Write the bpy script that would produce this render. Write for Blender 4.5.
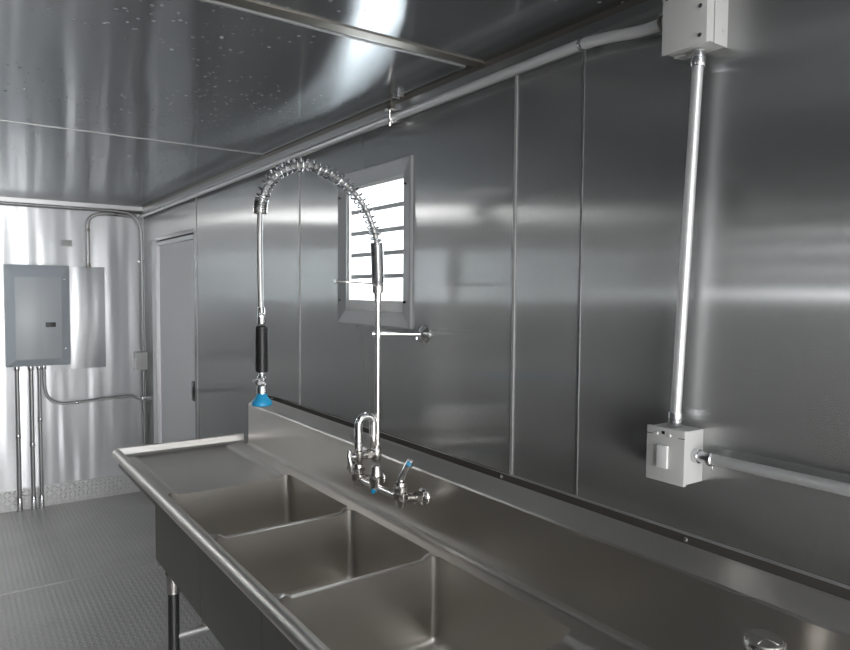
import bpy, bmesh, math
from mathutils import Vector, Matrix

for o in list(bpy.data.objects):
    bpy.data.objects.remove(o)
SC = bpy.context.scene
COL = SC.collection

# ------------------------------------------------------------------ camera
F_PX, YAW, PITCH, ROLL = 672.1, 0.6143, 0.0490, 0.0078
cam_d = bpy.data.cameras.new('camera')
cam = bpy.data.objects.new('camera', cam_d)
COL.objects.link(cam)
SC.camera = cam
_F = Vector((math.sin(YAW) * math.cos(PITCH), math.cos(YAW) * math.cos(PITCH), -math.sin(PITCH)))
_R = Vector((math.cos(YAW), -math.sin(YAW), 0))
_U = _R.cross(_F)
_c, _s = math.cos(ROLL), math.sin(ROLL)
_R, _U = _c * _R + _s * _U, -_s * _R + _c * _U
m = Matrix((_R, _U, -_F)).transposed().to_4x4()
m.translation = (-1.2628, 0.0, 1.62)
cam.matrix_world = m
cam_d.sensor_width = 36.0
cam_d.lens = F_PX / 850.0 * 36.0
cam_d.clip_start = 0.02

# ------------------------------------------------------------------ world and exposure
world = bpy.data.worlds.new('overcast_sky')
SC.world = world
world.use_nodes = True
_bg = world.node_tree.nodes['Background']
_bg.inputs[0].default_value = (0.97, 0.985, 1.0, 1)
_bg.inputs[1].default_value = 8.0
SC.view_settings.view_transform = 'Standard'
SC.view_settings.look = 'None'
SC.view_settings.exposure = 0.0
SC.view_settings.gamma = 1.0
SC.view_settings.use_curve_mapping = False
SC.cycles.max_bounces = 14
SC.cycles.glossy_bounces = 10
SC.cycles.diffuse_bounces = 5
SC.cycles.transmission_bounces = 8
SC.cycles.caustics_reflective = True
SC.cycles.sample_clamp_indirect = 3.0
SC.cycles.use_denoising = True

def area_light(name, loc, rot, sx, sy, power, color=(1, 1, 1)):
    d = bpy.data.lights.new(name, 'AREA')
    d.shape = 'RECTANGLE'; d.size = sx; d.size_y = sy
    d.energy = power; d.color = color
    o = bpy.data.objects.new(name, d)
    o.location = loc; o.rotation_euler = rot
    COL.objects.link(o)
    return o

# daylight entering by an unseen doorway, added behind the camera
area_light('added_doorway_light', (-1.25, -2.36, 1.02), (math.radians(90), 0, 0), 1.5, 1.9, 50, (1.0, 0.985, 0.96))

# lamp behind the added left-wall window, brightening the door
area_light('window_area_light', (-2.75, 5.1, 1.75), (0, math.radians(-90), 0), 0.7, 0.8, 14, (1.0, 0.99, 0.98))

# extra daylight on the louvred window of the right wall
area_light('window_area_light', (0.45, 2.12, 1.80), (0, math.radians(90), 0), 0.5, 0.5, 45, (1.0, 0.99, 0.98))

# ------------------------------------------------------------------ materials
def new_mat(name):
    mt = bpy.data.materials.new(name); mt.use_nodes = True
    nt = mt.node_tree
    return mt, nt, nt.nodes['Principled BSDF']

def L(nt, a, b): nt.links.new(a, b)

def N(nt, typ, **kw):
    n = nt.nodes.new(typ)
    for k, v in kw.items():
        if k.startswith('i_'):
            key = k[2:]
            key = int(key) if key.isdigit() else key.replace('_', ' ')
            n.inputs[key].default_value = v
        else:
            setattr(n, k, v)
    return n

def simple(name, col, rough=0.5, metal=0.0, **kw):
    mt, nt, p = new_mat(name)
    p.inputs['Base Color'].default_value = (*col, 1)
    p.inputs['Roughness'].default_value = rough
    p.inputs['Metallic'].default_value = metal
    for k, v in kw.items():
        p.inputs[k.replace('_', ' ')].default_value = v
    # faint wear so that no surface is perfectly even
    tc = N(nt, 'ShaderNodeTexCoord'); nz = N(nt, 'ShaderNodeTexNoise', i_Scale=22.0, i_Detail=3.0)
    L(nt, tc.outputs['Object'], nz.inputs['Vector'])
    mr = N(nt, 'ShaderNodeMapRange'); mr.inputs[3].default_value = max(0.02, rough * 0.85); mr.inputs[4].default_value = min(1, rough * 1.15)
    L(nt, nz.outputs[0], mr.inputs[0]); L(nt, mr.outputs[0], p.inputs['Roughness'])
    return mt

def steel(name, col, rough, aniso=0.0, tangent=(0, 0, 1), grain=(1, 1, 1), grain_amt=0.06,
          warp=0.0, warp_scale=(1, 1, 1), mottling=0.12, spots=False, brushed=None):
    """brushed stainless sheet: grain = scale of the brushing noise, warp = oil-canning of the thin sheet"""
    mt, nt, p = new_mat(name)
    p.inputs['Metallic'].default_value = 1.0
    tc = N(nt, 'ShaderNodeTexCoord')
    mp = N(nt, 'ShaderNodeMapping'); mp.inputs['Scale'].default_value = grain
    L(nt, tc.outputs['Object'], mp.inputs['Vector'])
    g = N(nt, 'ShaderNodeTexNoise', i_Scale=1.0, i_Detail=2.0)
    L(nt, mp.outputs[0], g.inputs['Vector'])
    big = N(nt, 'ShaderNodeTexNoise', i_Scale=2.2, i_Detail=4.0)
    L(nt, tc.outputs['Object'], big.inputs['Vector'])
    # roughness
    a = N(nt, 'ShaderNodeMapRange'); a.inputs[3].default_value = rough - grain_amt; a.inputs[4].default_value = rough + grain_amt
    L(nt, g.outputs[0], a.inputs[0])
    b = N(nt, 'ShaderNodeMapRange'); b.inputs[3].default_value = -0.04; b.inputs[4].default_value = 0.04
    L(nt, big.outputs[0], b.inputs[0])
    ad = N(nt, 'ShaderNodeMath', operation='ADD'); L(nt, a.outputs[0], ad.inputs[0]); L(nt, b.outputs[0], ad.inputs[1])
    L(nt, ad.outputs[0], p.inputs['Roughness'])
    # colour
    mx = N(nt, 'ShaderNodeMix', data_type='RGBA')
    mx.inputs[6].default_value = (*[c * (1 - mottling) for c in col], 1)
    mx.inputs[7].default_value = (*[min(1, c * (1 + mottling)) for c in col], 1)
    mm = N(nt, 'ShaderNodeMix', data_type='FLOAT'); mm.inputs[0].default_value = 0.5
    L(nt, g.outputs[0], mm.inputs[2]); L(nt, big.outputs[0], mm.inputs[3]); L(nt, mm.outputs[0], mx.inputs[0])
    L(nt, mx.outputs[2], p.inputs['Base Color'])
    p.inputs['Anisotropic'].default_value = aniso
    if aniso:
        cx = N(nt, 'ShaderNodeCombineXYZ')
        for i in range(3): cx.inputs[i].default_value = tangent[i]
        L(nt, cx.outputs[0], p.inputs['Tangent'])
    normal = None; spot_mask = None
    if warp:
        wm = N(nt, 'ShaderNodeMapping'); wm.inputs['Scale'].default_value = warp_scale
        L(nt, tc.outputs['Object'], wm.inputs['Vector'])
        wn = N(nt, 'ShaderNodeTexNoise', i_Scale=1.0, i_Detail=1.0)
        L(nt, wm.outputs[0], wn.inputs['Vector'])
        bp = N(nt, 'ShaderNodeBump', i_Strength=1.0, i_Distance=warp)
        L(nt, wn.outputs[0], bp.inputs['Height'])

        normal = bp
    if spots:
        vo = N(nt, 'ShaderNodeTexVoronoi', i_Scale=34.0); L(nt, tc.outputs['Object'], vo.inputs['Vector'])
        lt = N(nt, 'ShaderNodeMath', operation='LESS_THAN'); lt.inputs[1].default_value = 0.17
        L(nt, vo.outputs['Distance'], lt.inputs[0])
        cl = N(nt, 'ShaderNodeTexNoise', i_Scale=1.7, i_Detail=2.0); L(nt, tc.outputs['Object'], cl.inputs['Vector'])
        gt = N(nt, 'ShaderNodeMath', operation='GREATER_THAN'); gt.inputs[1].default_value = 0.47
        L(nt, cl.outputs[0], gt.inputs[0])
        mu = N(nt, 'ShaderNodeMath', operation='MULTIPLY'); L(nt, lt.outputs[0], mu.inputs[0]); L(nt, gt.outputs[0], mu.inputs[1])
        b2 = N(nt, 'ShaderNodeBump', i_Strength=0.35, i_Distance=0.002)
        L(nt, mu.outputs[0], b2.inputs['Height'])
        if normal: L(nt, normal.outputs[0], b2.inputs['Normal'])
        spot_mask = mu
        dm = N(nt, 'ShaderNodeMath', operation='MULTIPLY'); dm.inputs[1].default_value = -0.8
        L(nt, mu.outputs[0], dm.inputs[0])
        da = N(nt, 'ShaderNodeMath', operation='ADD'); da.inputs[1].default_value = 1.0
        L(nt, dm.outputs[0], da.inputs[0]); L(nt, da.outputs[0], p.inputs['Metallic'])
    if normal: L(nt, normal.outputs[0], p.inputs['Normal'])
    if brushed:      # strongly brushed finish: mirror-sharp along the grain, smeared across it
        r, an, tg, share = (*brushed, 0.75)[:4]
        gl = N(nt, 'ShaderNodeBsdfAnisotropic', i_Roughness=r, i_Anisotropy=an)
        cx = N(nt, 'ShaderNodeCombineXYZ')
        for i in range(3): cx.inputs[i].default_value = tg[i]
        L(nt, cx.outputs[0], gl.inputs['Tangent']); L(nt, mx.outputs[2], gl.inputs['Color'])
        if normal: L(nt, normal.outputs[0], gl.inputs['Normal'])
        ms = N(nt, 'ShaderNodeMixShader'); ms.inputs[0].default_value = share
        if spot_mask:
            fm = N(nt, 'ShaderNodeMath', operation='MULTIPLY_ADD'); fm.inputs[1].default_value = -share * .6; fm.inputs[2].default_value = share
            L(nt, spot_mask.outputs[0], fm.inputs[0]); L(nt, fm.outputs[0], ms.inputs[0])
        L(nt, p.outputs[0], ms.inputs[1]); L(nt, gl.outputs[0], ms.inputs[2])
        L(nt, ms.outputs[0], nt.nodes['Material Output'].inputs[0])
    return mt

def tread(name, col, rough, size, plane='XY', metal=0.85):
    """diamond tread plate: raised lozenges in alternating directions"""
    mt, nt, p = new_mat(name)
    p.inputs['Metallic'].default_value = metal
    tc = N(nt, 'ShaderNodeTexCoord'); sp = N(nt, 'ShaderNodeSeparateXYZ'); L(nt, tc.outputs['Object'], sp.inputs[0])
    def M(op, a, b=None):
        n = N(nt, 'ShaderNodeMath', operation=op)
        for i, v in enumerate((a, b)):
            if v is None: continue
            if isinstance(v, (int, float)): n.inputs[i].default_value = v
            else: L(nt, v, n.inputs[i])
        return n.outputs[0]
    u = M('DIVIDE', sp.outputs[plane[0]], size); v = M('DIVIDE', sp.outputs[plane[1]], size)
    fu, fv = M('FLOOR', u), M('FLOOR', v)
    par = M('MODULO', M('ABSOLUTE', M('ADD', fu, fv)), 2.0)
    sg = M('SUBTRACT', M('MULTIPLY', par, 2.0), 1.0)
    px, py = M('SUBTRACT', M('SUBTRACT', u, fu), 0.5), M('SUBTRACT', M('SUBTRACT', v, fv), 0.5)
    spy = M('MULTIPLY', sg, py)
    a, b = M('MULTIPLY', M('ADD', px, spy), 0.7071), M('MULTIPLY', M('SUBTRACT', px, spy), 0.7071)
    a2, b2 = M('POWER', M('ABSOLUTE', M('DIVIDE', a, 0.52)), 2.0), M('POWER', M('ABSOLUTE', M('DIVIDE', b, 0.17)), 2.0)
    h = M('MAXIMUM', M('SUBTRACT', 1.0, M('ADD', a2, b2)), 0.0)
    bp = N(nt, 'ShaderNodeBump', i_Strength=1.0, i_Distance=0.0035); L(nt, h, bp.inputs['Height'])
    L(nt, bp.outputs[0], p.inputs['Normal'])
    nz = N(nt, 'ShaderNodeTexNoise', i_Scale=3.0, i_Detail=5.0); L(nt, tc.outputs['Object'], nz.inputs['Vector'])
    mx = N(nt, 'ShaderNodeMix', data_type='RGBA')
    mx.inputs[6].default_value = (*[c * .8 for c in col], 1); mx.inputs[7].default_value = (*[c * 1.15 for c in col], 1)
    L(nt, nz.outputs[0], mx.inputs[0]); L(nt, mx.outputs[2], p.inputs['Base Color'])
    mr = N(nt, 'ShaderNodeMapRange'); mr.inputs[3].default_value = rough - .08; mr.inputs[4].default_value = rough + .08
    L(nt, nz.outputs[0], mr.inputs[0]); L(nt, mr.outputs[0], p.inputs['Roughness'])
    return mt

M_WALL = steel('brushed_steel_wall', (0.475, 0.48, 0.48), 0.40, 0.9, (0, 1, 0), (120, 120, 1), 0.004, 0.0045, (1.0, 1.0, 1.3), 0.02, brushed=(0.205, 0.78, (0, 0, 1)))
M_OPP = steel('darkened_steel_left_wall', (0.20, 0.20, 0.20), 0.4, 0.3, (0, 1, 0), (200, 200, 2), 0.01, 0.003, (1, 1, 1.3), 0.04)  # unseen wall, darkened so that its reflections stay dim
M_END = steel('brushed_steel_end_wall', (0.62, 0.63, 0.645), 0.46, 0.0, (0, 0, 1), (1.5, 1.5, 200), 0.01, 0.016, (7.0, 1, 0.6), 0.04, brushed=(0.28, 0.45, (1, 0, 0), 0.5))
M_CEIL = steel('polished_steel_ceiling', (0.54, 0.56, 0.58), 0.12, 0.75, (0, 1, 0), (2, 200, 2), 0.012, 0.010, (2.6, 0.5, 1), 0.04, spots=True, brushed=(0.21, 0.78, (1, 0, 0)))
M_SINK = steel('satin_steel_sink', (0.68, 0.655, 0.62), 0.38, 0.0, (0, 1, 0), (3, 200, 200), 0.015, 0.001, (5, 5, 5), 0.05)
M_TUB = steel('shaded_tub_steel', (0.19, 0.187, 0.168), 0.42, 0.0, grain=(3, 200, 200), grain_amt=0.01, mottling=0.04)  # sink steel darkened; its dim surroundings are put into the colour
M_SINKX = steel('satin_steel_backsplash', (0.62, 0.60, 0.57), 0.33, 0.0, (0, 1, 0), (60, 60, 2), 0.004, 0.0, (2.0, 2.0, 2.5), 0.015)
M_TRIM = steel('steel_trim', (0.45, 0.45, 0.455), 0.35, 0.0, grain=(50, 50, 50))
M_PLATE = steel('cover_plate_steel', (0.66, 0.67, 0.68), 0.3, 0.6, (0, 0, 1), (2, 2, 150), 0.01, 0, mottling=.03)
M_DARK = simple('dark_sealant', (0.05, 0.045, 0.04), 0.7)
M_JOINT = simple('bright_joint_strip', (0.5, 0.5, 0.5), 0.4, 0.6)
M_CONDUIT = simple('galvanized_conduit', (0.74, 0.74, 0.75), 0.38, 0.6)
M_CONDUIT_DULL = simple('dark_grey_conduit', (0.42, 0.42, 0.42), 0.36, 0.85)  # darker grey than the other conduits
M_LIP = simple('bright_lip_steel', (0.80, 0.79, 0.77), 0.42, 0.75)
M_FITTING = simple('zinc_fitting', (0.66, 0.66, 0.68), 0.22, 1.0)
M_BRASS = simple('tarnished_fitting', (0.30, 0.28, 0.25), 0.4, 1.0)
M_CHROME = simple('chrome', (0.86, 0.86, 0.87), 0.09, 1.0)
M_SPRING = simple('spring_steel', (0.60, 0.60, 0.61), 0.2, 1.0)
M_NICKEL = simple('satin_chrome', (0.72, 0.70, 0.68), 0.2, 1.0)
M_BOX = simple('grey_enamel_box', (0.55, 0.55, 0.54), 0.45)
M_PANEL = simple('blue_grey_enamel', (0.40, 0.44, 0.48), 0.3)
M_PANEL2 = simple('pale_grey_enamel', (0.49, 0.52, 0.55), 0.3)
M_DOOR = simple('grey_door_paint', (0.74, 0.745, 0.76), 0.5)
M_LEG = simple('dark_leg_steel', (0.10, 0.10, 0.10), 0.35, 0.8)
M_FRAME = simple('white_aluminium', (0.84, 0.84, 0.85), 0.4, 0.1)
M_WFRAME = simple('grey_aluminium', (0.33, 0.335, 0.34), 0.4, 0.3)
M_WHITE = simple('white_plastic', (0.82, 0.82, 0.82), 0.4)
M_BLACK = simple('black_rubber', (0.012, 0.012, 0.013), 0.35)
M_BLUE = simple('blue_rubber', (0.02, 0.33, 0.62), 0.35)
M_LABEL = simple('grey_label', (0.5, 0.5, 0.5), 0.5)
M_BRAID = simple('braided_steel_hose', (0.50, 0.50, 0.50), 0.42, 0.9)
M_FLOOR = tread('tread_plate_floor', (0.55, 0.54, 0.53), 0.48, 0.026)
M_KICK = tread('tread_plate_kick', (0.62, 0.62, 0.62), 0.4, 0.03, 'XZ')
M_GROUND = simple('concrete_yard', (0.4, 0.39, 0.37), 0.9)

def frosted():
    mt, nt, p = new_mat('frosted_louvre_glass')
    nt.nodes.remove(p)
    tl = N(nt, 'ShaderNodeBsdfTranslucent'); tl.inputs[0].default_value = (0.9, 0.94, 0.96, 1)
    df = N(nt, 'ShaderNodeBsdfDiffuse'); df.inputs[0].default_value = (0.85, 0.87, 0.88, 1)
    nz = N(nt, 'ShaderNodeTexNoise', i_Scale=40.0)
    mr = N(nt, 'ShaderNodeMapRange'); mr.inputs[3].default_value = .1; mr.inputs[4].default_value = .2
    L(nt, nz.outputs[0], mr.inputs[0])
    mx = N(nt, 'ShaderNodeMixShader'); L(nt, mr.outputs[0], mx.inputs[0]); L(nt, tl.outputs[0], mx.inputs[1]); L(nt, df.outputs[0], mx.inputs[2])
    L(nt, mx.outputs[0], nt.nodes['Material Output'].inputs[0])
    return mt
M_SLAT = frosted()

def emitter(name, col, st):
    mt, nt, p = new_mat(name)
    p.inputs['Base Color'].default_value = (.9, .9, .9, 1)
    p.inputs['Emission Color'].default_value = (*col, 1)
    p.inputs['Emission Strength'].default_value = st
    return mt
M_ADDED_LAMP = emitter('added_lamp_diffuser', (1.0, 0.995, 0.985), 15.0)

# ------------------------------------------------------------------ mesh helpers
class MB:
    def __init__(self): self.bm = bmesh.new()
    def poly(self, vs, faces, smooth=False):
        v = [self.bm.verts.new(Vector(p)) for p in vs]
        for f in faces:
            try:
                fc = self.bm.faces.new([v[i] for i in f]); fc.smooth = smooth
            except ValueError: pass
        return v
    def box(self, x0, x1, y0, y1, z0, z1, bevel=0.0):
        t = bmesh.new()
        bmesh.ops.create_cube(t, size=1)
        bmesh.ops.scale(t, vec=(x1 - x0, y1 - y0, z1 - z0), verts=t.verts)
        bmesh.ops.translate(t, vec=((x0 + x1) / 2, (y0 + y1) / 2, (z0 + z1) / 2), verts=t.verts)
        if bevel:
            bmesh.ops.bevel(t, geom=list(t.edges), offset=bevel, segments=2, profile=0.6, affect='EDGES')
        self._merge(t, smooth=bool(bevel)); return self
    def _merge(self, t, smooth=False, mat=None):
        if mat is not None: t.transform(mat)
        mp = {v: self.bm.verts.new(v.co) for v in t.verts}
        for f in t.faces:
            try:
                g = self.bm.faces.new([mp[v] for v in f.verts]); g.smooth = smooth or f.smooth
            except ValueError: pass
        t.free()
    def tube(self, pts, r, n=14, caps=True, closed=False):
        pts = [Vector(p) for p in pts]; k = len(pts)
        rr = r if isinstance(r, (list, tuple)) else [r] * k
        tang = []
        for i in range(k):
            a = pts[i - 1] if (i > 0 or closed) else pts[i]
            b = pts[(i + 1) % k] if (i < k - 1 or closed) else pts[i]
            tang.append((b - a).normalized())
        up = Vector((0, 0, 1)) if abs(tang[0].z) < 0.9 else Vector((1, 0, 0))
        u = (up - tang[0] * up.dot(tang[0])).normalized()
        rings = []
        for i in range(k):
            u = (u - tang[i] * u.dot(tang[i])).normalized(); w = tang[i].cross(u)
            rings.append([self.bm.verts.new(pts[i] + (u * math.cos(2 * math.pi * j / n) + w * math.sin(2 * math.pi * j / n)) * rr[i]) for j in range(n)])
        for i in range(k if closed else k - 1):
            A, B = rings[i], rings[(i + 1) % k]
            for j in range(n):
                f = self.bm.faces.new((A[j], A[(j + 1) % n], B[(j + 1) % n], B[j])); f.smooth = True
        if caps and not closed:
            self.bm.faces.new(list(reversed(rings[0]))); self.bm.faces.new(rings[-1])
        return self
    def lathe(self, base, axis, prof, n=24):
        """prof = [(distance along axis, radius)...]; closed at both ends"""
        axis = Vector(axis).normalized(); base = Vector(base)
        up = Vector((0, 0, 1)) if abs(axis.z) < 0.9 else Vector((1, 0, 0))
        u = (up - axis * up.dot(axis)).normalized(); w = axis.cross(u)
        rings = []
        for d, r in prof:
            r = max(r, 1e-5)
            rings.append([self.bm.verts.new(base + axis * d + (u * math.cos(2 * math.pi * j / n) + w * math.sin(2 * math.pi * j / n)) * r) for j in range(n)])
        for A, B in zip(rings, rings[1:]):
            for j in range(n):
                f = self.bm.faces.new((A[j], A[(j + 1) % n], B[(j + 1) % n], B[j])); f.smooth = True
        self.bm.faces.new(list(reversed(rings[0]))); self.bm.faces.new(rings[-1])
        return self
    def extrude(self, prof, axis, a0, a1, smooth=False):
        """closed 2-D profile (other two axes in order) swept along an axis"""
        n = len(prof)
        def P(p, a):
            if axis == 'y': return (p[0], a, p[1])
            if axis == 'x': return (a, p[0], p[1])
            return (p[0], p[1], a)
        vs = [P(p, a0) for p in prof] + [P(p, a1) for p in prof]
        fs = [(i, (i + 1) % n, n + (i + 1) % n, n + i) for i in range(n)] + [tuple(range(n))[::-1], tuple(range(n, 2 * n))]
        self.poly(vs, fs, smooth); return self
    def sphere(self, c, r, sc=(1, 1, 1)):
        t = bmesh.new(); bmesh.ops.create_uvsphere(t, u_segments=16, v_segments=10, radius=r)
        bmesh.ops.scale(t, vec=sc, verts=t.verts); bmesh.ops.translate(t, vec=c, verts=t.verts)
        self._merge(t, smooth=True); return self
    def build(self, name, mat, parent=None, sharp=35):
        bm = self.bm
        bmesh.ops.remove_doubles(bm, verts=bm.verts, dist=1e-5)
        bmesh.ops.recalc_face_normals(bm, faces=bm.faces)
        for e in bm.edges:
            if len(e.link_faces) == 2 and e.calc_face_angle(0) > math.radians(sharp): e.smooth = False
        me = bpy.data.meshes.new(name); bm.to_mesh(me); bm.free()
        me.materials.append(mat)
        o = bpy.data.objects.new(name, me); COL.objects.link(o)
        if parent is not None:
            o.parent = parent
            o.matrix_parent_inverse = Matrix.Translation(-Vector(parent.location)) if False else Matrix()
            o.location = -Vector(ROOT_LOC(parent))
        return o

def ROOT_LOC(o):
    v = Vector(o.location)
    while o.parent is not None:
        o = o.parent; v = v + Vector(o.location)
    return v

def thing(name, loc, label, cat, group=None):
    o = bpy.data.objects.new(name, None); o.empty_display_size = 0.05
    o.location = loc; COL.objects.link(o)
    tag(o, label, cat, group); return o

def tag(o, label, cat, group=None):
    o['label'] = label; o['category'] = cat
    if group: o['group'] = group
    return o

def struct(o): o['kind'] = 'structure'; return o
def part_label(o, s): o['label'] = s; return o

def arc(c, r, a0, a1, u, v, n=10):
    c, u, v = Vector(c), Vector(u), Vector(v)
    return [c + u * r * math.cos(a0 + (a1 - a0) * i / n) + v * r * math.sin(a0 + (a1 - a0) * i / n) for i in range(n + 1)]

def catmull(pts, sub=6):
    P = [Vector(p) for p in pts]; P = [2 * P[0] - P[1]] + P + [2 * P[-1] - P[-2]]
    out = []
    for i in range(1, len(P) - 2):
        for k in range(sub):
            t = k / sub
            out.append(0.5 * ((2 * P[i]) + (P[i + 1] - P[i - 1]) * t + (2 * P[i - 1] - 5 * P[i] + 4 * P[i + 1] - P[i + 2]) * t * t
                              + (-P[i - 1] + 3 * P[i] - 3 * P[i + 1] + P[i + 2]) * t ** 3))
    out.append(P[-2]); return out

# ------------------------------------------------------------------ room
YE, YR, XL, H, T = 5.68, -2.3, -2.35, 2.272, 0.06
WIN = (1.915, 2.328, 1.545, 2.022)          # opening of the louvred window: y0 y1 z0 z1
OPP = (0.1, 1.75, 1.608, 2.02)             # unseen hatch added opposite; its shutter slots make streaks on the right wall
OPP2 = (4.75, 5.45, 1.50, 2.02)  # unseen louvred window, added to light the door and end wall
DOOR = (4.335, 5.29, 1.985)

struct(MB().box(XL - T, T, YR - T, YE + T, -0.06, 0.0).build('floor', M_FLOOR))
struct(MB().box(XL - T, T, YR - T, YE + T, H, H + 0.06).build('ceiling', M_CEIL))
w = MB()   # long wall with the window and door openings
w.box(0, T, YR, WIN[0], 0, H); w.box(0, T, WIN[0], WIN[1], 0, WIN[2]); w.box(0, T, WIN[0], WIN[1], WIN[3], H)
w.box(0, T, WIN[1], DOOR[0], 0, H); w.box(0, T, DOOR[0], DOOR[1], DOOR[2], H); w.box(0, T, DOOR[1], YE, 0, H)
struct(w.build('wall_right', M_WALL))
struct(MB().box(XL - T, T, YE, YE + T, 0, H).build('wall_end', M_END))
w = MB()
w.box(XL - T, XL, YR, OPP[0], 0, H)
w.box(XL - T, XL, OPP[0], OPP[1], 0, OPP[2]); w.box(XL - T, XL, OPP[0], OPP[1], OPP[3], H)
w.box(XL - T, XL, OPP[1], OPP2[0], 0, H)
w.box(XL - T, XL, OPP2[0], OPP2[1], 0, OPP2[2]); w.box(XL - T, XL, OPP2[0], OPP2[1], OPP2[3], H)
w.box(XL - T, XL, OPP2[1], YE, 0, H)
struct(w.build('wall_left', M_OPP))
w = MB()
w.box(XL - T, -2.0, YR - T, YR, 0, H); w.box(-0.5, T, YR - T, YR, 0, H); w.box(-2.0, -0.5, YR - T, YR, 2.0, H)
struct(w.build('wall_rear', M_WALL))
struct(MB().box(-9, 7, -9, 12, -0.2, -0.12).build('ground', M_GROUND))

struct(MB().box(XL, T * 0, 4.132, 4.137, 0.0, 0.003).build('trim_13', M_TRIM))
# kick plate of tread plate along the end wall
struct(MB().box(XL, -0.001, YE - 0.006, YE, 0.0, 0.155).build('baseboard_end', M_KICK))
# vertical joint strips of the wall sheets
for i, (y, wd) in enumerate(((1.369, .0045), (2.752, .006), (4.27, .008))):
    struct(MB().box(-0.003, 0, y - wd, y + wd, 0.0 if i == 2 else 1.10, 2.205).build('trim_%d' % (i + 1), M_JOINT))
struct(MB().box(-0.0015, 0, 1.129, 1.135, 1.11, 2.205).build('trim_4', M_TRIM))
# bright lip where the wall sheet ends above the sink
struct(MB().box(-0.003, 0, -0.3, 1.366, 1.112, 1.1165).build('trim_5', M_JOINT))
# ceiling edge mouldings
struct(MB().extrude([(0, 2.205), (-0.006, 2.205), (-0.008, 2.222), (-0.013, 2.232), (-0.014, 2.255), (0, 2.255)], 'y', YR, YE).build('trim_6', M_TRIM))
struct(MB().box(-0.012, 0, YR, YE, 2.255, H).build('trim_7', M_BRASS))
struct(MB().extrude([(YE, 2.215), (YE - 0.012, 2.222), (YE - 0.022, 2.24), (YE - 0.024, H), (YE, H)], 'x', XL, 0).build('trim_8', M_TRIM))
# ceiling joints
struct(MB().box(XL, -0.028, 3.098, 3.110, H - 0.003, H).build('trim_9', M_JOINT))
jb = MB().box(XL, -0.0, 1.49, 1.53, H - 0.004, H); struct(jb.build('trim_10', M_BRASS))
struct(MB().box(XL, -0.035, 1.547, 1.555, H - 0.003, H).build('trim_11', M_JOINT))
struct(MB().box(-0.038, -0.033, 1.55, 3.1, H - 0.003, H).build('trim_12', M_TRIM))

# ------------------------------------------------------------------ louvred windows
def window(name, op, wallx, inward, cols=1, slats=6):
    y0, y1, z0, z1 = op; s = inward      # inward = -1: room lies towards -X
    def X(d): return wallx + s * d
    f = MB(); fw = 0.050
    oy0, oy1, oz0, oz1 = y0 - fw, y1 + fw, z0 - fw, z1 + fw
    prof = [(0.0, 0.0, 0), (0.010, 0.0, 0), (0.012, 0.004, 0), (0.002, fw + .004, 0), (-0.030, fw + .004, 0)]
    rings = []
    for d, ins, _ in prof:
        rings.append([(X(d), oy0 + ins, oz0 + ins), (X(d), oy1 - ins, oz0 + ins), (X(d), oy1 - ins, oz1 - ins), (X(d), oy0 + ins, oz1 - ins)])
    vs = [p for r in rings for p in r]
    fs = [(4 * i + j, 4 * i + (j + 1) % 4, 4 * (i + 1) + (j + 1) % 4, 4 * (i + 1) + j) for i in range(len(rings) - 1) for j in range(4)]
    f.poly(vs, fs)
    root = struct(f.build(name, M_WFRAME))
    sc_ = MB()
    for yy in (oy0 + .025, oy1 - .025):
        for zz in (oz0 + .09, oz1 - .09): sc_.lathe((X(.012), yy, zz), (s, 0, 0), [(0, .004), (.008, .004), (.0095, .002)], 10)
    sc_.build('screw', M_BLACK, root)
    iv = MB()   # white inner casement
    a, b, c, d = y0 + .004, y1 - .004, z0 + .004, z1 - .004; t = 0.012
    xa, xb = sorted((X(-0.005), X(-0.055)))
    iv.box(xa, xb, a, a + t, c, d); iv.box(xa, xb, b - t, b, c, d); iv.box(xa, xb, a + t, b - t, d - t, d)
    iv.box(xa, xb, a + t, b - t, c, c + 0.04)
    for k in range(1, cols):
        ym = y0 + (y1 - y0) * k / cols; iv.box(xa, xb, ym - .01, ym + .01, c, d)
    iv.build('casement', M_WHITE, root)
    zb, zt = c + 0.045, d - t
    n = slats; pitch = (zt - zb) / n
    for k in range(n):
        z = zb + k * pitch
        sl = MB().poly([(X(-.020), a + t, z - .002), (X(-.020), b - t, z - .002), (X(-.044), b - t, z + pitch + .004), (X(-.044), a + t, z + pitch + .004),
                        (X(-.023), a + t, z - .002), (X(-.023), b - t, z - .002), (X(-.047), b - t, z + pitch + .004), (X(-.047), a + t, z + pitch + .004)],
                       [(0, 1, 2, 3), (7, 6, 5, 4), (0, 4, 5, 1), (1, 5, 6, 2), (2, 6, 7, 3), (3, 7, 4, 0)])
        sl = sl.bm and MBwrap(sl.bm).build('louvre', M_SLAT, root)
        if k:
            xa2, xb2 = sorted((X(-.016), X(-.024)))
            MB().box(xa2, xb2, a + t, b - t, z - .008, z + .008).build('louvre_rail', M_WFRAME, sl)
    return root
def MBwrap(bm):
    q = MB(); q.bm.free(); q.bm = bm; return q
def _poly(self, vs, faces, smooth=False):
    v = [self.bm.verts.new(Vector(p)) for p in vs]
    for f in faces:
        fc = self.bm.faces.new([v[i] for i in f]); fc.smooth = smooth
    return self
MB.poly = _poly
window('window_1', WIN, 0.0, -1, slats=5)
hs = MB().box(XL - .05, XL + .012, OPP[0] - .05, OPP[0], OPP[2] - .05, OPP[3] + .05).box(XL - .05, XL + .012, OPP[1], OPP[1] + .05, OPP[2] - .05, OPP[3] + .05)
hs.box(XL - .05, XL + .012, OPP[0], OPP[1], OPP[3], OPP[3] + .05).box(XL - .05, XL + .03, OPP[0], OPP[1], OPP[2] - .05, OPP[2])
hs = struct(hs.build('added_hatch', M_TRIM))
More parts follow.
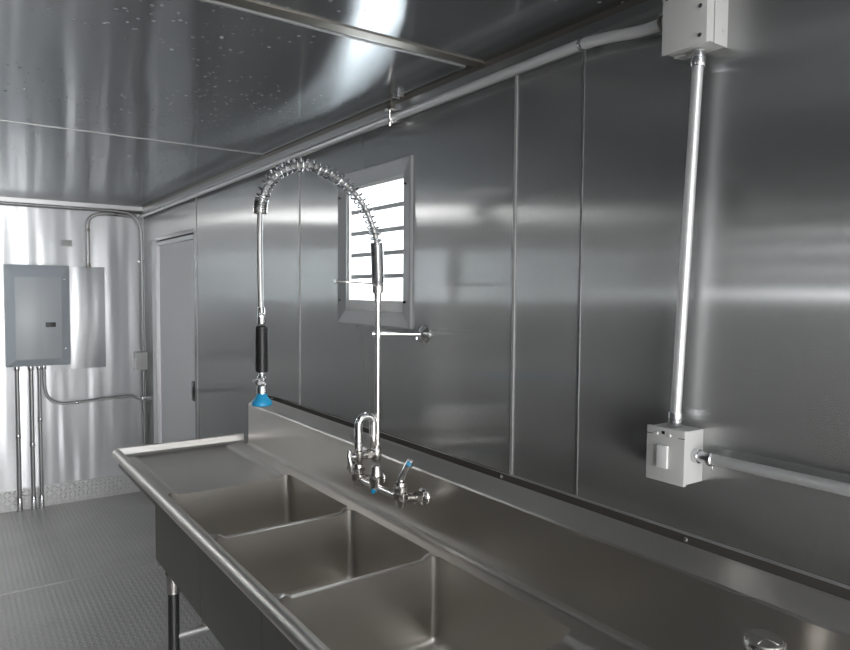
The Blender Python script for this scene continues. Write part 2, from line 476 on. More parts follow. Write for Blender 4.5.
for za, zb in ((1.632, 1.735), (1.742, 1.835), (1.843, 1.927), (1.934, 2.02)):
    MB().box(XL - .035, XL - .025, OPP[0], OPP[1], za, zb, .001).build('shutter_slat', M_OPP, hs)
window('added_window', OPP2, XL, 1)

# ------------------------------------------------------------------ door in the long wall
y0, y1, zt = DOOR
d = struct(MB().box(0.012, 0.05, y0 + .008, y1 - .045, 0.01, zt - .04, .002).build('door_1', M_DOOR))
fr = MB()
fr.box(-0.012, 0.045, y1 - .035, y1 + .085, 0, zt + .012, .002)
fr.box(-0.006, 0.045, y0, y1 - .035, zt - .038, zt - .012, .002)
fr.build('door_frame', M_FRAME, d)
MB().box(0.02, 0.045, y0, y1 - .035, zt - .012, zt).build('gap_seal', M_BLACK, d)
MB().box(-0.006, 0.0, y0 - .01, y1 + .03, zt, zt + .022, .002).build('drip_cap', M_TRIM, d)
la = MB().box(0.002, 0.014, y0 + .018, y0 + .085, .905, 1.03, .003).build('latch', M_BLACK, d)
MB().box(-0.004, 0.004, y0 + .035, y0 + .05, .93, 1.0, .002).box(-0.003, .004, y0 + .056, y0 + .066, .95, .975).build('latch_lever', M_BLACK, la)

# ------------------------------------------------------------------ unseen ceiling lamp, added to light the end wall and door
def added_ceiling_lamp(loc, length, label):
    t = thing('added_ceiling_lamp', loc, label, 'ceiling light')
    x, y, z = loc
    MB().box(x - .075, x + .075, y - length / 2, y + length / 2, z - .03, z, .004).build('housing', M_WHITE, t)
    MB().extrude([(x - .065, z - .03), (x - .055, z - .06), (x - .03, z - .075), (x + .03, z - .075), (x + .055, z - .06), (x + .065, z - .03)], 'y', y - length / 2 + .01, y + length / 2 - .01, True).build('diffuser', M_ADDED_LAMP, t)
    return t
added_ceiling_lamp((-1.62, 4.55, H), 1.2, 'unseen tube lamp added on the ceiling to brighten the steel end wall')

# ------------------------------------------------------------------ three-compartment sink
sink = thing('sink', (-0.35, 1.6, 0.0), 'stainless steel three-compartment sink with drainboards along the brushed steel wall', 'sink')
SX0, SX1, ZD = -0.612, -0.116, 0.850            # basin front, basin back, deck height
YL, YRt = 3.31, -0.15                            # left (far) and right (near) ends
BAS = [(2.085, 2.610), (1.580, 2.063), (1.025, 1.558)]
BR = 0.022; ZB = 0.585
def zprof(x):
    e = min(x - SX0, SX1 - x)
    if e >= 0.044: return ZD - 0.012
    if e <= 0.022: return ZD
    t = (e - 0.022) / 0.022; t = t * t * (3 - 2 * t)
    return ZD - 0.012 * t
def rrect(x0, x1, y0, y1, r, nseg=6, nx=26):
    pts = []
    def line(a, b, n):
        for i in range(n): pts.append((a[0] + (b[0] - a[0]) * i / n, a[1] + (b[1] - a[1]) * i / n))
    def corner(cx, cy, a0):
        for i in range(nseg): 
            a = a0 + math.pi / 2 * i / nseg; pts.append((cx + r * math.cos(a), cy + r * math.sin(a)))
    line((x0 + r, y0), (x1 - r, y0), nx); corner(x1 - r, y0 + r, -math.pi / 2)
    line((x1, y0 + r), (x1, y1 - r), 8); corner(x1 - r, y1 - r, 0)
    line((x1 - r, y1), (x0 + r, y1), nx); corner(x0 + r, y1 - r, math.pi / 2)
    line((x0, y1 - r), (x0, y0 + r), 8); corner(x0 + r, y0 + r, math.pi)
    return pts
for (a, b) in BAS:
    mb = MB(); rings = []
    base = rrect(SX0, SX1, a, b, BR)
    cy = (a + b) / 2
    def ztop(p):
        near = min(abs(p[1] - a), abs(p[1] - b))
        if p[1] < a + .012 or p[1] > b - .012: return zprof(p[0])
        return ZD
    levels = [(None, 0), (0.70, 0), (ZB + .03, 0), (ZB + .018, .003), (ZB + .008, .010), (ZB + .002, .020), (ZB, .032)]
    for z, ins in levels:
        pts = rrect(SX0 + ins, SX1 - ins, a + ins, b - ins, BR + ins * .3)
        rings.append([mb.bm.verts.new((p[0], p[1], ztop(p) if z is None else z)) for p in pts])
    n = len(base)
    for A, B in zip(rings, rings[1:]):
        for j in range(n):
            fc = mb.bm.faces.new((A[j], A[(j + 1) % n], B[(j + 1) % n], B[j])); fc.smooth = True
    # bottom falls gently to a drain hole
    cx = (SX0 + SX1) / 2; prev = rings[-1]
    for sc_, dz in ((.75, -.002), (.5, -.004), (.25, -.006)):
        cur = [mb.bm.verts.new((cx + (v.co.x - cx) * sc_ / 1, cy + (v.co.y - cy) * sc_, ZB + dz)) for v in rings[-1]]
        for j in range(n):
            fc = mb.bm.faces.new((prev[j], prev[(j + 1) % n], cur[(j + 1) % n], cur[j])); fc.smooth = True
        prev = cur
    circ = [mb.bm.verts.new((cx + .045 * math.cos(math.atan2(v.co.y - cy, v.co.x - cx)), cy + .045 * math.sin(math.atan2(v.co.y - cy, v.co.x - cx)), ZB - .008)) for v in prev]
    for j in range(n):
        fc = mb.bm.faces.new((prev[j], prev[(j + 1) % n], circ[(j + 1) % n], circ[j])); fc.smooth = True
    bo = mb.build('basin', M_SINK, sink, 60)
    dr = MB().lathe((cx, cy, ZB - .03), (0, 0, 1), [(0, .04), (.018, .045), (.022, .047), (.024, .042), (.018, .036), (.016, .0)], 28)
    for k in range(6):
        an = k * math.pi / 3
        dr.box(cx + .02 * math.cos(an) - .003, cx + .02 * math.cos(an) + .003, cy + .02 * math.sin(an) - .003, cy + .02 * math.sin(an) + .003, ZB - .014, ZB - .011)
    dr.build('drain', M_NICKEL, bo)
# dividers between basins: rounded cap with raised corners
for (ya, yb) in ((2.063, 2.085), (1.558, 1.580)):
    mb = MB(); nx, ny = 64, 8; g = []
    for i in range(nx + 1):
        t = i / nx
        x = SX0 + (SX1 - SX0) * (0.5 - 0.5 * math.cos(math.pi * t))
        e = min(x - SX0, SX1 - x)
        fl = 0 if e >= BR else BR - math.sqrt(max(0, BR * BR - (BR - e) ** 2))
        row = []
        for j in range(ny + 1):
            s = j / ny; y = (ya - fl) + (yb - ya + 2 * fl) * s
            row.append(mb.bm.verts.new((x, y, zprof(x) + .004 * math.sin(math.pi * s) * (1 if e > .02 else e / .02))))
        g.append(row)
    for i in range(nx):
        for j in range(ny):
            fc = mb.bm.faces.new((g[i][j], g[i + 1][j], g[i + 1][j + 1], g[i][j + 1])); fc.smooth = True
    mb.build('divider', M_SINK, sink, 70)
# deck round the basins (one sheet with rounded inner corners)
dk = MB(); bm = dk.bm
dx0, dx1 = -0.645, -0.062
def rr_loop(x0, x1, y0, y1, r):
    out = []
    for cx_, cy_, a0 in ((x1 - r, y0 + r, -math.pi / 2), (x1 - r, y1 - r, 0), (x0 + r, y1 - r, math.pi / 2), (x0 + r, y0 + r, math.pi)):
        for i in range(7):
            a = a0 + math.pi / 2 * i / 6; out.append((cx_ + r * math.cos(a), cy_ + r * math.sin(a)))
    return out
def loop(pts, z):
    v = [bm.verts.new((p[0], p[1], z)) for p in pts]
    return v, [bm.edges.new((v[i], v[(i + 1) % len(v)])) for i in range(len(v))]
E_ = []
_, e = loop([(dx0, YRt), (dx1, YRt), (dx1, YL), (dx0, YL)], ZD); E_ += e
_, e = loop([(SX0, YRt + .02), (SX1, YRt + .02), (SX1, YL - .02), (SX0, YL - .02)], ZD); E_ += e
bmesh.ops.triangle_fill(bm, use_beauty=True, use_dissolve=True, edges=E_)
dk.build('deck', M_SINK, sink)
for yb, ye, sg in ((BAS[0][1], YL - .02, -1), (BAS[2][0], YRt + .02, 1)):
    mb = MB(); nx = 72; g = []
    for i in range(nx + 1):
        x = SX0 + (SX1 - SX0) * (0.5 - 0.5 * math.cos(math.pi * i / nx)); e = min(x - SX0, SX1 - x)
        fl = 0 if e >= BR else BR - math.sqrt(max(0, BR * BR - (BR - e) ** 2))
        z = zprof(x); row = []
        for k_, (t, dz) in enumerate(((0, 0), (.02, .0008), (.3, .0003), (.6, -.0005), (.965, 0), (.985, None), (1, 1))):
            y = yb + (ye - yb) * t + (sg * fl if k_ == 0 else 0)
            zz = ZD if dz == 1 else ((z + ZD) / 2 if dz is None else z + (dz if e > .044 else 0))
            row.append(mb.bm.verts.new((x, y, zz)))
        g.append(row)
    for i in range(nx):
        for k_ in range(6):
            fc = mb.bm.faces.new((g[i][k_], g[i + 1][k_], g[i + 1][k_ + 1], g[i][k_ + 1])); fc.smooth = True
    mb.build('drainboard', M_SINK, sink, 60)
# rolled front rail, coved inside, closed end
rl = MB(); rx, rz, rr_ = -0.655, 0.866, 0.0215
prof = [(rx + rr_ * math.cos(a), rz + rr_ * math.sin(a)) for a in [math.radians(t) for t in range(-60, 226, 15)]]
prof = [(-0.628, ZD + .0005)] + prof
ring_pts = prof + [(p[0] * 1.0 + (-.0), p[1]) for p in []]
k = len(prof); A = [rl.bm.verts.new((p[0], YL + .0, p[1])) for p in prof]; B = [rl.bm.verts.new((p[0], YRt, p[1])) for p in prof]
for j in range(k - 1):
    fc = rl.bm.faces.new((A[j], A[j + 1], B[j + 1], B[j])); fc.smooth = True
rl.sphere((rx, YL, rz), rr_, (1, .8, 1)); rl.sphere((rx, YRt, rz), rr_, (1, .8, 1))
rl.build('front_rail', M_SINK, sink, 60)
# raised lips at both ends
for yy, s in ((YL, 1), (YRt, -1)):
    lp = MB().extrude([(yy - s * .016, ZD + .001), (yy - s * .004, ZD + .010), (yy, ZD + .038), (yy + s * .003, ZD + .041), (yy + s * .014, ZD + .041), (yy + s * .014, ZD - .03), (yy + s * .008, ZD - .03), (yy + s * .008, ZD)], 'x', rx + .004, -0.055)
    lp.build('end_lip', M_LIP, sink)
# backsplash with cove, sloping return to the wall
bs = MB()
pf = [(-0.076, ZD + .0005), (-0.068, ZD + .002), (-0.062, ZD + .007), (-0.0595, ZD + .016), (-0.058, 1.052), (-0.055, 1.058), (-0.010, 1.090), (-0.006, 1.094), (-0.006, 1.112), (-0.001, 1.112), (-0.001, 1.07), (-0.001, .80), (-0.06, .80), (-0.07, ZD - .004)]
bs.extrude(pf, 'y', YRt, 3.235)
bs.build('backsplash', M_SINKX, sink, 30)
MB().box(-0.0064, -0.0058, YRt, 3.23, 1.093, 1.1125).build('caulk_line', M_DARK, sink)
for yy in (3.05, 1.40, 0.82, 0.25):
    MB().lathe((-0.0062, yy, 1.1035), (-1, 0, 0), [(0, .0055), (.002, .0055), (.0045, .003), (.005, 0)], 12).build('rivet', M_CHROME, sink)
# outer tubs below the deck, one per basin, and drainboard aprons
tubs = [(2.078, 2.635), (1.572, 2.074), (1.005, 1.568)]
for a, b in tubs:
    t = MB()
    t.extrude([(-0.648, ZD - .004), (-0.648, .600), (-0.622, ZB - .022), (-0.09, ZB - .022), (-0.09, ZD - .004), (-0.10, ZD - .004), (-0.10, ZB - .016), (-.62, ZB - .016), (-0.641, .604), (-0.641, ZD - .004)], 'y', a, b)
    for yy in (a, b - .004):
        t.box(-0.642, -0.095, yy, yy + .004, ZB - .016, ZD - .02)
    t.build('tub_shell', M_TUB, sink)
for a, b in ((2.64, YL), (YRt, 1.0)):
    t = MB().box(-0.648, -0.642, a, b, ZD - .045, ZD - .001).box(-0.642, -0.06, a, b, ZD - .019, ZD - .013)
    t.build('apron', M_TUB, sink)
# legs: gusset, tube and foot
for lx in (-0.605, -0.14):
    for ly in (2.555, 1.12, 0.05):
        top = ZB - .022 if ly > 1 else ZD - .02
        lg = MB().tube([(lx, ly, top - .03), (lx, ly, .05)], .0205, 20)
        lo = lg.build('leg', M_LEG, sink)
        MB().lathe((lx, ly, top - .075), (0, 0, 1), [(0, .024), (.05, .025), (.07, .028), (.075, .028)], 20).build('gusset', M_NICKEL, lo)
        MB().lathe((lx, ly, 0), (0, 0, 1), [(0, .018), (.02, .02), (.055, .024), (.08, .024)], 16).build('foot', M_NICKEL, lo)
for ly in (2.555, 1.12):
    MB().tube([(-0.605, ly, .32), (-0.14, ly, .32)], .015, 12).build('leg_brace', M_CONDUIT, sink)

# ------------------------------------------------------------------ pre-rinse faucet
FX, FY = -0.147, 1.850
KF = 1.0353
def KX(x): return -1.2628 + (x + 1.2628) * KF
def KZ(z): return 1.62 + (z - 1.62) * KF
fa = thing('pre_rinse_faucet', (FX, FY, 1.0), 'tall chrome pre-rinse faucet with spring hose and gooseneck spout on the sink backsplash', 'faucet')
VY = (1.965, 1.705); FZ = 0.988
MB().tube([(FX, VY[0], FZ), (FX, VY[1], FZ)], .0115, 14).build('mixing_bar', M_NICKEL, fa)
for i, vy in enumerate(VY):
    b = MB().lathe((FX, vy, FZ - .030), (0, 0, 1), [(0, .009), (.004, .014), (.018, .018), (.026, .023), (.046, .023), (.050, .019), (.056, .019), (.058, .022), (.066, .022), (.068, .016), (.078, .015), (.082, .011), (.094, .010)], 22)
    vb = b.build('valve_body', M_NICKEL, fa)
    sh = MB().tube([(FX, vy, FZ), (-0.064, vy, FZ - .012)], .0135, 14)
    sh.lathe((-0.095, vy, FZ - .010), (1, 0, 0), [(0, .019), (.026, .019)], 6)
    sh.build('inlet_shank', M_NICKEL, vb)
    MB().lathe((-0.0585, vy, FZ - .012), (-1, 0, 0), [(0, .031), (.003, .031), (.009, .027), (.015, .018), (.017, .014)], 28).build('wall_flange', M_NICKEL, vb)
    if i:      # near lever, raised towards the wall
        l = MB().tube([(FX, vy, FZ + .058), (FX + .006, vy - .006, FZ + .075), (FX + .018, vy - .018, FZ + .106), (FX + .022, vy - .022, FZ + .118)], [.011, .010, .0125, .011], 12)
        lv = l.build('lever', M_CHROME, vb)
        MB().lathe((FX + .010, vy - .030, FZ + .110), (-.55, -.8, .2), [(0, .008), (.004, .0075), (.005, 0)], 14).build('index_button', M_BLUE, lv)
    else:
        l = MB().tube([(FX, vy, FZ + .058), (FX - .03, vy - .02, FZ + .060), (FX - .055, vy - .035, FZ + .05)], [.008, .007, .009], 12)
        l.build('lever', M_CHROME, vb)
cb = MB().lathe((FX, FY, FZ - .018), (0, 0, 1), [(0, .014), (.004, .019), (.014, .022), (.034, .022), (.038, .024), (.050, .024), (.054, .018), (.085, .013)], 22)
cb.build('centre_body', M_NICKEL, fa)
# centre control with blue index, leaning out over the basin
cl = MB().tube([(FX, FY, FZ - .004), (FX - .018, FY - .012, FZ - .010)], .010, 12).build('centre_lever', M_CHROME, fa)
MB().lathe((FX - .018, FY - .012, FZ - .010), (-.8, -.5, -.2), [(0, .008), (.004, .0075), (.005, 0)], 14).build('index_button', M_BLUE, cl)
# add-on block with gooseneck
AZ = 1.098
MB().lathe((FX, FY, AZ - .028), (0, 0, 1), [(0, .011), (.004, .013), (.012, .0165), (.04, .0165), (.048, .013), (.054, .011)], 20).build('riser_tee', M_NICKEL, fa)
AX = FX - .066
ao = MB().tube([(FX, FY, AZ), (AX, FY, AZ)], .0125, 16)
ao.lathe((FX - .022, FY, AZ), (-1, 0, 0), [(0, .016), (.016, .016)], 6)
ao.lathe((AX, FY, AZ - .026), (0, 0, 1), [(0, .006), (.006, .012), (.014, .0155), (.040, .0155), (.044, .012), (.056, .012)], 20)
ao = ao.build('spout_valve', M_NICKEL, fa)
hd = MB().tube([(AX - .010, FY, AZ), (AX - .034, FY, AZ + .002)], [.009, .007], 12)
hd.tube([(AX - .033, FY, AZ + .020), (AX - .034, FY, AZ), (AX - .029, FY - .004, AZ - .028), (AX - .030, FY - .006, AZ - .050)], [.006, .008, .0085, .004], 12)
hd.build('lever', M_CHROME, ao)
gx = AX; top = AZ + .098; gr = .027
ux = Vector((1, 0, 0)).normalized(); path = [Vector((gx, FY, AZ + .02)), Vector((gx, FY, top))]
path += arc((gx + gr, FY, top), gr, math.pi, 0, (1, 0, 0), (0, 0, 1), 16)[1:]
path += [Vector((gx + 2 * gr, FY, top - .035))]
gn = MB().tube(path, .0128, 16)
gn.lathe((gx, FY, AZ + .03), (0, 0, 1), [(0, .014), (.012, .0145), (.014, .012)], 16)
gn.build('gooseneck_spout', M_CHROME, fa)
MB().lathe((gx + 2 * gr, FY, top - .078), (0, 0, 1), [(0, .009), (.003, .0105), (.045, .0105), (.048, .0095)], 16).build('aerator', M_NICKEL, fa)
# riser, collar, wall bracket
MB().tube([(FX + .004, FY, AZ), (FX + .003, FY, 1.60)], .0088, 16).build('riser_pipe', M_NICKEL, fa)
MB().lathe((FX + .003, FY, 1.586), (0, 0, 1), [(0, .012), (.028, .0125), (.030, .0175), (.052, .0190), (.055, .0190), (.062, .016)], 20).build('riser_collar', M_NICKEL, fa)
br = MB().tube([(FX - .014, FY + .005, 1.485), (-0.045, 1.810, 1.483)], [.006, .0055], 12)
br.lathe((FX + .003, FY, 1.474), (0, 0, 1), [(0, .012), (.022, .012)], 18)
br.lathe((-0.050, 1.812, 1.483), (1, -.35, 0), [(0, .0075), (.045, .0085)], 14)
br.lathe((-0.030, 1.795, 1.466), (0, 0, 1), [(0, .003), (.008, .0035)], 8)
br.build('wall_bracket', M_CHROME, fa)
MB().lathe((0.0, 1.793, 1.483), (-1, 0, 0), [(0, .030), (.003, .030), (.006, .026), (.013, .018), (.016, .010)], 30).build('bracket_flange', M_CHROME, fa)
MB().tube([(FX, FY, 1.645), (FX - .145, FY, 1.651)], [.0028, .0028], 8).tube([(FX - .145, FY, 1.651), (FX - .153, FY, 1.651)], .005, 8).build('hose_hook', M_NICKEL, fa)
# hose
ctrl = [(-.182, 1.64), (-.184, 1.702), (-.189, 1.779), (-.204, 1.824), (-.225, 1.868), (-.258, 1.908), (-.300, 1.940), (-.344, 1.963), (-.392, 1.977), (-.437, 1.979), (-.479, 1.967), (-.515, 1.943), (-.542, 1.910), (-.556, 1.874), (-.561, 1.845)]
ctrl = [(KX(x), KZ(z)) for x, z in ctrl]
arcp = catmull([(x, FY, z) for x, z in ctrl], 10)
down = catmull([(KX(x), FY, KZ(z)) for x, z in ((-.561, 1.845), (-.563, 1.76), (-.562, 1.65), (-.559, 1.535))], 6)
MB().tube(arcp + down[1:], .0085, 14).build('braided_hose', M_BRAID, fa)
MB().lathe((KX(-.559), FY, KZ(1.528)), (0, 0, 1), [(0, .0105), (.004, .0115), (.045, .0105), (.048, .009)], 16).build('hose_ferrule', M_CHROME, fa)
# spring along the arc: closed coils at the ends, open in between
cum = [0.0]
for a, b in zip(arcp, arcp[1:]): cum.append(cum[-1] + (b - a).length)
S = cum[-1]
def at_s(s):
    s = max(0, min(S, s)); i = 0
    while i < len(cum) - 2 and cum[i + 1] < s: i += 1
    t = (s - cum[i]) / max(1e-9, cum[i + 1] - cum[i]); p = arcp[i].lerp(arcp[i + 1], t)
    return p, (arcp[i + 1] - arcp[i]).normalized()
pts = []; ph = 0.0; s = 0.006
while s < S:
    p, tg = at_s(s)
    v = Vector((0, 1, 0)); u = tg.cross(v).normalized()
    pts.append(p + (u * math.cos(ph) + v * math.sin(ph)) * 0.0185)
    dense = s < 0.135 or s > S - 0.030
    pitch = 0.0058 if dense else 0.0190
    ph += 2 * math.pi / 14; s += pitch / 14
MB().tube(pts, .0029, 8).build('hose_spring', M_SPRING, fa)
MB().lathe((KX(-.561), FY, KZ(1.832)), (0, 0, 1), [(0, .0175), (.002, .0205), (.018, .0205), (.020, .0185)], 20).build('spring_collar', M_NICKEL, fa)
# spray valve
gp = MB(); prof = [(0, .012), (.003, .0155)]
z = .003
while z < .128:
    prof += [(z, .0182), (z + .004, .0182), (z + .0048, .0172), (z + .0056, .0172)]; z += .0062
prof += [(.134, .0155), (.137, .012)]
gp.lathe((KX(-.5585), FY, KZ(1.392)), (0, 0, 1), prof, 22).build('grip', M_BLACK, fa)
sv = MB().lathe((KX(-.5585), FY, KZ(1.334)), (0, 0, 1), [(0, .0145), (.020, .0135), (.026, .0135), (.030, .010), (.036, .010), (.04, .012), (.046, .013), (.050, .010), (.060, .009)], 20)
sv.lathe((KX(-.5585) - .002, FY - .004, KZ(1.366)), (-.55, -.8, 0), [(0, .012), (.010, .014), (.018, .013), (.024, .006)], 16)
sv = sv.build('spray_valve', M_CHROME, fa)
MB().tube([(KX(x), FY + y, KZ(z)) for x, y, z in ((-.566, -.012, 1.374), (-.578, -.020, 1.378), (-.590, -.02, 1.372))], [.004, .004, .005], 8).build('squeeze_lever', M_CHROME, sv)
MB().lathe((KX(-.5585), FY, KZ(1.299)), (0, 0, 1), [(0, .022), (.002, .028), (.007, .0295), (.013, .0285), (.024, .019), (.033, .0145), (.037, .013)], 28).build('spray_face', M_BLUE, fa)

# ------------------------------------------------------------------ second faucet, only its capped column enters the frame
f2 = thing('deck_faucet', (-0.14, 0.575, ZD), 'round-capped satin faucet column on the near sink drainboard', 'faucet')
c0 = Vector((-0.14, 0.578, 1.028)); ax = Vector((-.10, -.06, 1)).normalized()
MB().lathe(c0 - ax * .176, ax, [(0, .03), (.006, .03), (.01, .02), (.09, .018), (.11, .024), (.14, .029), (.165, .030), (.168, .0335), (.176, .0335), (.180, .030)], 32).build('column', M_NICKEL, f2)
cp = MB().lathe(c0 + ax * .003, ax, [(0, .0295), (.002, .029), (.0035, .027), (.004, 0)], 32)
cpo = cp.build('cap', M_SINK, f2)
uu = ax.cross(Vector((0, 1, 0))).normalized(); vv = ax.cross(uu)
MB().tube([c0 + ax * .0072 + uu * .0, c0 + ax * .0072 + uu * .024], .0009, 6).tube([c0 + ax * .0072 - vv * .024, c0 + ax * .0072 + vv * .024], .0009, 6).build('cap_mark', M_TRIM, cpo)

# ------------------------------------------------------------------ conduits and boxes on the long wall
def coupling(mb, p, ax, r=.015, l=.022):
    p, ax = Vector(p), Vector(ax).normalized()
    mb.lathe(p - ax * l / 2, ax, [(0, r), (.003, r + .0015), (l * .45, r + .0015), (l * .5, r - .001), (l * .55, r + .001), (l, r)], 18)
    return mb

bx = thing('switch_box', (0, .835, 1.235), 'small pale grey switch box with a rocker, low on the steel wall above the sink', 'electrical box')
MB().box(-.060, 0.0, .790, .876, 1.234, 1.343, .002).build('box_body', M_BOX, bx)
cv = MB().box(-.069, -.060, .788, .878, 1.232, 1.345, .002).build('cover', M_BOX, bx)
MB().box(-.076, -.069, .824, .848, 1.262, 1.309, .0015).build('rocker', M_WHITE, cv)
MB().box(-.0705, -.0685, .834, .840, 1.332, 1.338).build('mark', M_BLACK, cv)
for yy in (.822, .852): MB().lathe((-.069, yy, 1.331), (-1, 0, 0), [(0, .0035), (.002, .003), (.0022, 0)], 10).build('screw', M_WHITE, cv)
for yy, zz in ((.795, 1.329), (.871, 1.329)): MB().box(-.0696, -.0680, yy - .007, yy + .007, zz - .0007, zz + .0007).build('slot', M_BLACK, cv)

jb = thing('junction_box', (0, .81, 2.10), 'large pale grey junction box high on the wall beside the ceiling', 'electrical box')
MB().box(-.062, 0.0, .766, .862, 2.108, 2.225, .0015).build('box_body', M_BOX, jb)
cv = MB().box(-.070, -.062, .764, .864, 2.104, 2.228, .002).build('cover', M_BOX, jb)
for yy, zz in ((.778, 2.120), (.853, 2.213), (.778, 2.175), ):
    MB().lathe((-.070, yy, zz), (-1, 0, 0), [(0, .0045), (.0015, .004), (.0018, 0)], 12).build('screw', M_FITTING, cv)
MB().box(-.044, -.0, .7630, .7655, 2.106, 2.227, .0008).build('side_plate', M_BOX, jb)
for xx, zz, r in ((-.016, 2.135, .004), (-.044, 2.150, .002), (-.018, 2.195, .004)):
    MB().lathe((xx, .7632, zz), (0, -1, 0), [(0, r), (.0008, r)], 12).build('knockout', M_LABEL, jb)
MB().lathe((-.035, .845, 2.1035), (0, 0, -1), [(0, .012), (.0006, .012)], 20).build('knockout', M_LABEL, jb)

c = MB().tube([(-.034, .835, 1.345), (-.034, .803, 2.105)], .0108, 18)
vc = c.build('electrical_conduit', M_CONDUIT)
tag(vc, 'straight vertical metal conduit joining the two grey boxes on the long wall', 'conduit')
q = MB(); coupling(q, (-.034, .835, 1.360), (0, 0, 1), .0135, .030); q.build('connector', M_FITTING, vc)
q = MB(); coupling(q, (-.034, .804, 2.088), (0, 0, 1), .0135, .030); q.build('connector', M_FITTING, vc)

c = MB().tube([(-.031, .790, 1.292), (-.031, -1.9, 1.290)], .0108, 18)
hc = c.build('electrical_conduit', M_CONDUIT)
tag(hc, 'horizontal metal conduit running right from the low switch box', 'conduit')
q = MB(); q.lathe((-.031, .790, 1.292), (0, -1, 0), [(0, .0145), (.012, .0145), (.013, .012), (.030, .012), (.032, .0145), (.040, .0145), (.042, .0115)], 18)
q.lathe((-.031, .752, 1.2785), (0, 0, -1), [(0, .003), (.006, .003)], 8); q.build('connector', M_FITTING, hc)

pth = catmull([(-.037, .868, 2.183), (-.037, .93, 2.183), (-.037, 1.02, 2.196), (-.037, 1.10, 2.2045), (-.037, 1.20, 2.206)], 5) + [Vector((-.037, y, 2.2055 - (y - 1.2) * .003)) for y in (1.6, 2.2, 3.2, 4.4, 5.45)]
pth += catmull([(-.037, 5.55, 2.192), (-.037, 5.605, 2.186), (-.037, 5.64, 2.170), (-.037, 5.644, 2.13)], 5)
tc_ = MB().tube(pth, .0125, 16).build('electrical_conduit', M_CONDUIT)
tag(tc_, 'long metal conduit under the ceiling edge of the long wall', 'conduit')
q = MB().lathe((-.037, .862, 2.183), (0, 1, 0), [(0, .016), (.008, .0165), (.009, .013), (.02, .013), (.021, .016), (.027, .016)], 16)
q.build('connector', M_BRASS, tc_)
q = MB(); coupling(q, (-.037, 1.105, 2.2045), (0, 1, .05), .0135, .012); q.build('coupling', M_FITTING, tc_)

# hanger clamp
hg = thing('conduit_hanger', (-.037, 1.93, 2.20), 'small metal hanger clamp on the ceiling conduit above the window', 'clamp')
q = MB().tube(arc((-.037, 1.93, 2.2035), .0155, -math.pi, 0.3, (1, 0, 0), (0, 0, 1), 12), .004, 8)
q.tube([(-.0525, 1.93, 2.2035), (-.0525, 1.93, 2.228)], .003, 8)
q.box(-.062, -.026, 1.912, 1.946, 2.222, 2.229, .001); q.build('strap', M_NICKEL, hg)
q = MB().tube([(-.045, 1.93, 2.225), (-.045, 1.93, H)], .0035, 8); q.lathe((-.045, 1.93, 2.229), (0, 0, 1), [(0, .013), (.012, .013), (.013, .008), (.022, .008)], 6)
q.build('threaded_rod', M_BRASS, hg)
MB().lathe((-.052, 1.93, 2.172), (0, 0, 1), [(0, .003), (.006, .006), (.014, .006), (.02, .003)], 8).build('clamp_screw', M_NICKEL, hg)
for yy in (1.893, 1.868):
    MB().box(-.062, -.036, yy, yy + .003, 2.256, H, .0005).build('ceiling_tab', M_TRIM, hg)

# ------------------------------------------------------------------ end wall: breaker panel, conduits
pn = thing('breaker_panel', (-.75, YE, 1.06), 'blue-grey electrical breaker panel mounted on the steel end wall', 'electrical panel')
PX0, PX1, PZ0, PZ1 = -.952, -.545, 1.062, 1.793; PF = YE - .11
q = MB()   # sloped cover frame
r0 = [(PX0, YE - .001, PZ0), (PX1, YE - .001, PZ0), (PX1, YE - .001, PZ1), (PX0, YE - .001, PZ1)]
r1 = [(a, PF + .018, c) for a, b, c in r0]
r1b = [(a, PF + .014, c) for a, b, c in r0]
i_ = (.058, .052, .05, .085)
r2 = [(PX0 + i_[0], PF, PZ0 + i_[2]), (PX1 - i_[1], PF, PZ0 + i_[2]), (PX1 - i_[1], PF, PZ1 - i_[3]), (PX0 + i_[0], PF, PZ1 - i_[3])]
vs = r0 + r1 + r1b + r2
q.poly(vs, [(4 * k_ + j, 4 * k_ + (j + 1) % 4, 4 * k_ + 4 + (j + 1) % 4, 4 * k_ + 4 + j) for k_ in range(3) for j in range(4)] + [(12, 13, 14, 15)])
q.build('cabinet', M_PANEL, pn)
pd = MB().box(PX0 + .062, PX1 - .056, PF - .004, PF, PZ0 + .055, PZ1 - .09, .001).build('panel_door', M_PANEL2, pn)
MB().box(-.7355, -.7345, PF - .0048, PF - .004, PZ0 + .06, PZ1 - .095).build('door_seam', M_PANEL, pd)
lt = MB().box(-.705, -.640, PF - .009, PF - .004, 1.345, 1.378, .001).build('latch', M_BLACK, pd)
for xx in (PX0 + .045, PX1 - .03):
    for zz in (PZ0 + .12, PZ1 - .10): MB().lathe((xx, PF + .016, zz), (0, -1, 0), [(0, .006), (.008, .006), (.011, .003), (.0115, 0)], 12).build('screw', M_CHROME, pn)

sb = MB().box(-.535, -.29, YE - .006, YE - .0005, 1.02, 1.79, .002).build('cover_plate', M_END)
tag(sb, 'flat stainless cover plate on the end wall right of the breaker panel', 'cover plate')
st = MB().box(-.583, -.51, YE - .002, YE - .0002, 1.940, 1.988, .0005).build('sticker', M_LABEL)
tag(st, 'small grey label stuck high on the end wall above the breaker panel', 'label')

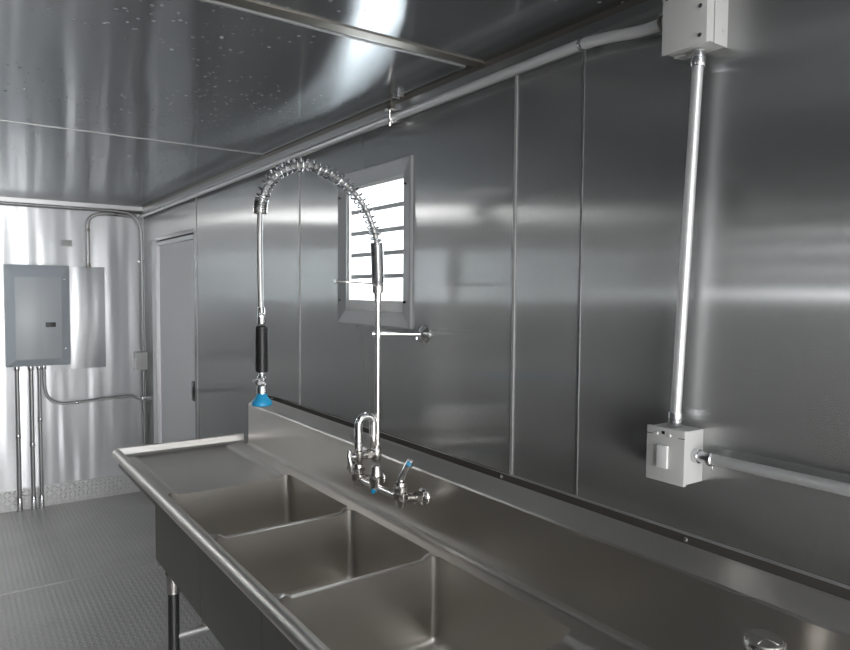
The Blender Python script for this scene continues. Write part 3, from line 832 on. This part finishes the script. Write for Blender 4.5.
cy = YE - .045
for i, (xx, lab) in enumerate(((-.885, 'leftmost of the three vertical conduits dropping from the breaker panel to the floor'), (-.797, 'middle of the three vertical conduits dropping from the breaker panel to the floor'), (-.745, 'rightmost of the three vertical conduits dropping from the breaker panel to the floor'))):
    rad = (.0135, .0135, .0115)[i]
    o = MB().tube([(xx, cy, 1.061), (xx, cy, 0.0)], rad, 14).build('electrical_conduit', M_CONDUIT_DULL)
    tag(o, lab, 'conduit', 'vertical conduits under the breaker panel')
    coupling(MB(), (xx, cy, 1.045), (0, 0, 1), rad + .004, .03).build('coupling', M_FITTING, o)
    coupling(MB(), (xx, cy, (.55, .48, .66)[i]), (0, 0, 1), rad + .002, .03).build('coupling', M_FITTING, o)
    MB().lathe((xx, cy, 0), (0, 0, 1), [(0, rad + .006), (.09, rad + .004), (.1, rad + .001)], 14).build('floor_sleeve', M_FITTING, o)
# bent conduit running right to the corner
q = MB().tube([(-.715, cy, 1.062)] + catmull([(-.715, cy, 1.0), (-.713, cy, .90), (-.690, cy, .82), (-.635, cy, .778), (-.55, cy, .765), (-.34, cy, .775), (-.14, cy, .783), (-.10, cy, .778), (-.055, cy, .750)], 5), .0105, 12)
o = q.build('electrical_conduit', M_CONDUIT_DULL); tag(o, 'thin conduit bending from the breaker panel sideways to the corner', 'conduit')
coupling(MB(), (-.715, cy, 1.045), (0, 0, 1), .0135, .03).build('coupling', M_FITTING, o)
coupling(MB(), (-.50, cy, .7655), (1, 0, 0), .0125, .025).build('coupling', M_FITTING, o)
# conduit along the top of the end wall, down the corner
xe = -.020
q = MB().tube([(XL + .001, cy, 2.226), (-.30, cy, 2.226)] + catmull([(-.18, cy, 2.224), (-.115, cy, 2.212), (-.062, cy, 2.170), (-.034, cy, 2.11), (xe - .005, cy, 2.04)], 6) + [(xe - .004, cy, 1.135)], .0105, 12)
o = q.build('electrical_conduit', M_CONDUIT_DULL); tag(o, 'conduit along the top of the end wall turning down the corner by the door', 'conduit')
q = MB()
q.box(-.055, -.0125, YE - .05, YE - .001, 1.835, 1.855, .001); q.build('strap', M_FITTING, o)
q = MB().tube([(xe - .004, cy, 0.985), (xe - .004, cy, 0.0)], .0105, 12)
o = q.build('electrical_conduit', M_CONDUIT_DULL); tag(o, 'conduit in the room corner below the small switch box', 'conduit')
MB().box(-.042, -.002, YE - .062, YE - .001, .745, .770, .001).build('strap', M_FITTING, o)
# goose conduit from the cover plate up to the corner run
q = MB().tube([(-.405, YE - .03, 1.79), (-.405, YE - .03, 2.08)] + catmull([(-.405, YE - .03, 2.10), (-.396, YE - .03, 2.15), (-.355, YE - .035, 2.185), (-.29, YE - .04, 2.198), (-.24, YE - .04, 2.20)], 5) + [(-.06, YE - .03, 2.193)], .0125, 12)
o = q.build('electrical_conduit', M_CONDUIT_DULL); tag(o, 'conduit rising from the cover plate and bending right under the ceiling', 'conduit')
for p_, a_ in (((-.405, YE - .03, 1.805), (0, 0, 1)), ((-.405, YE - .03, 2.07), (0, 0, 1)), ((-.21, YE - .04, 2.1995), (1, 0, 0))):
    coupling(MB(), p_, a_, .0135, .025).build('coupling', M_BRASS, o)
# corner switch box
cbx = thing('switch_box', (-.03, YE - .06, .99), 'tiny grey switch box on the conduit in the far corner by the door', 'electrical box')
MB().box(-.085, -.001, YE - .085, YE - .001, .99, 1.128, .002).build('box_body', M_BOX, cbx)
MB().box(-.090, -.085, YE - .088, YE - .002, .985, 1.133, .001).box(-.1, -.09, YE - .05, YE - .04, 1.07, 1.08, .001).build('cover', M_WHITE, cbx)
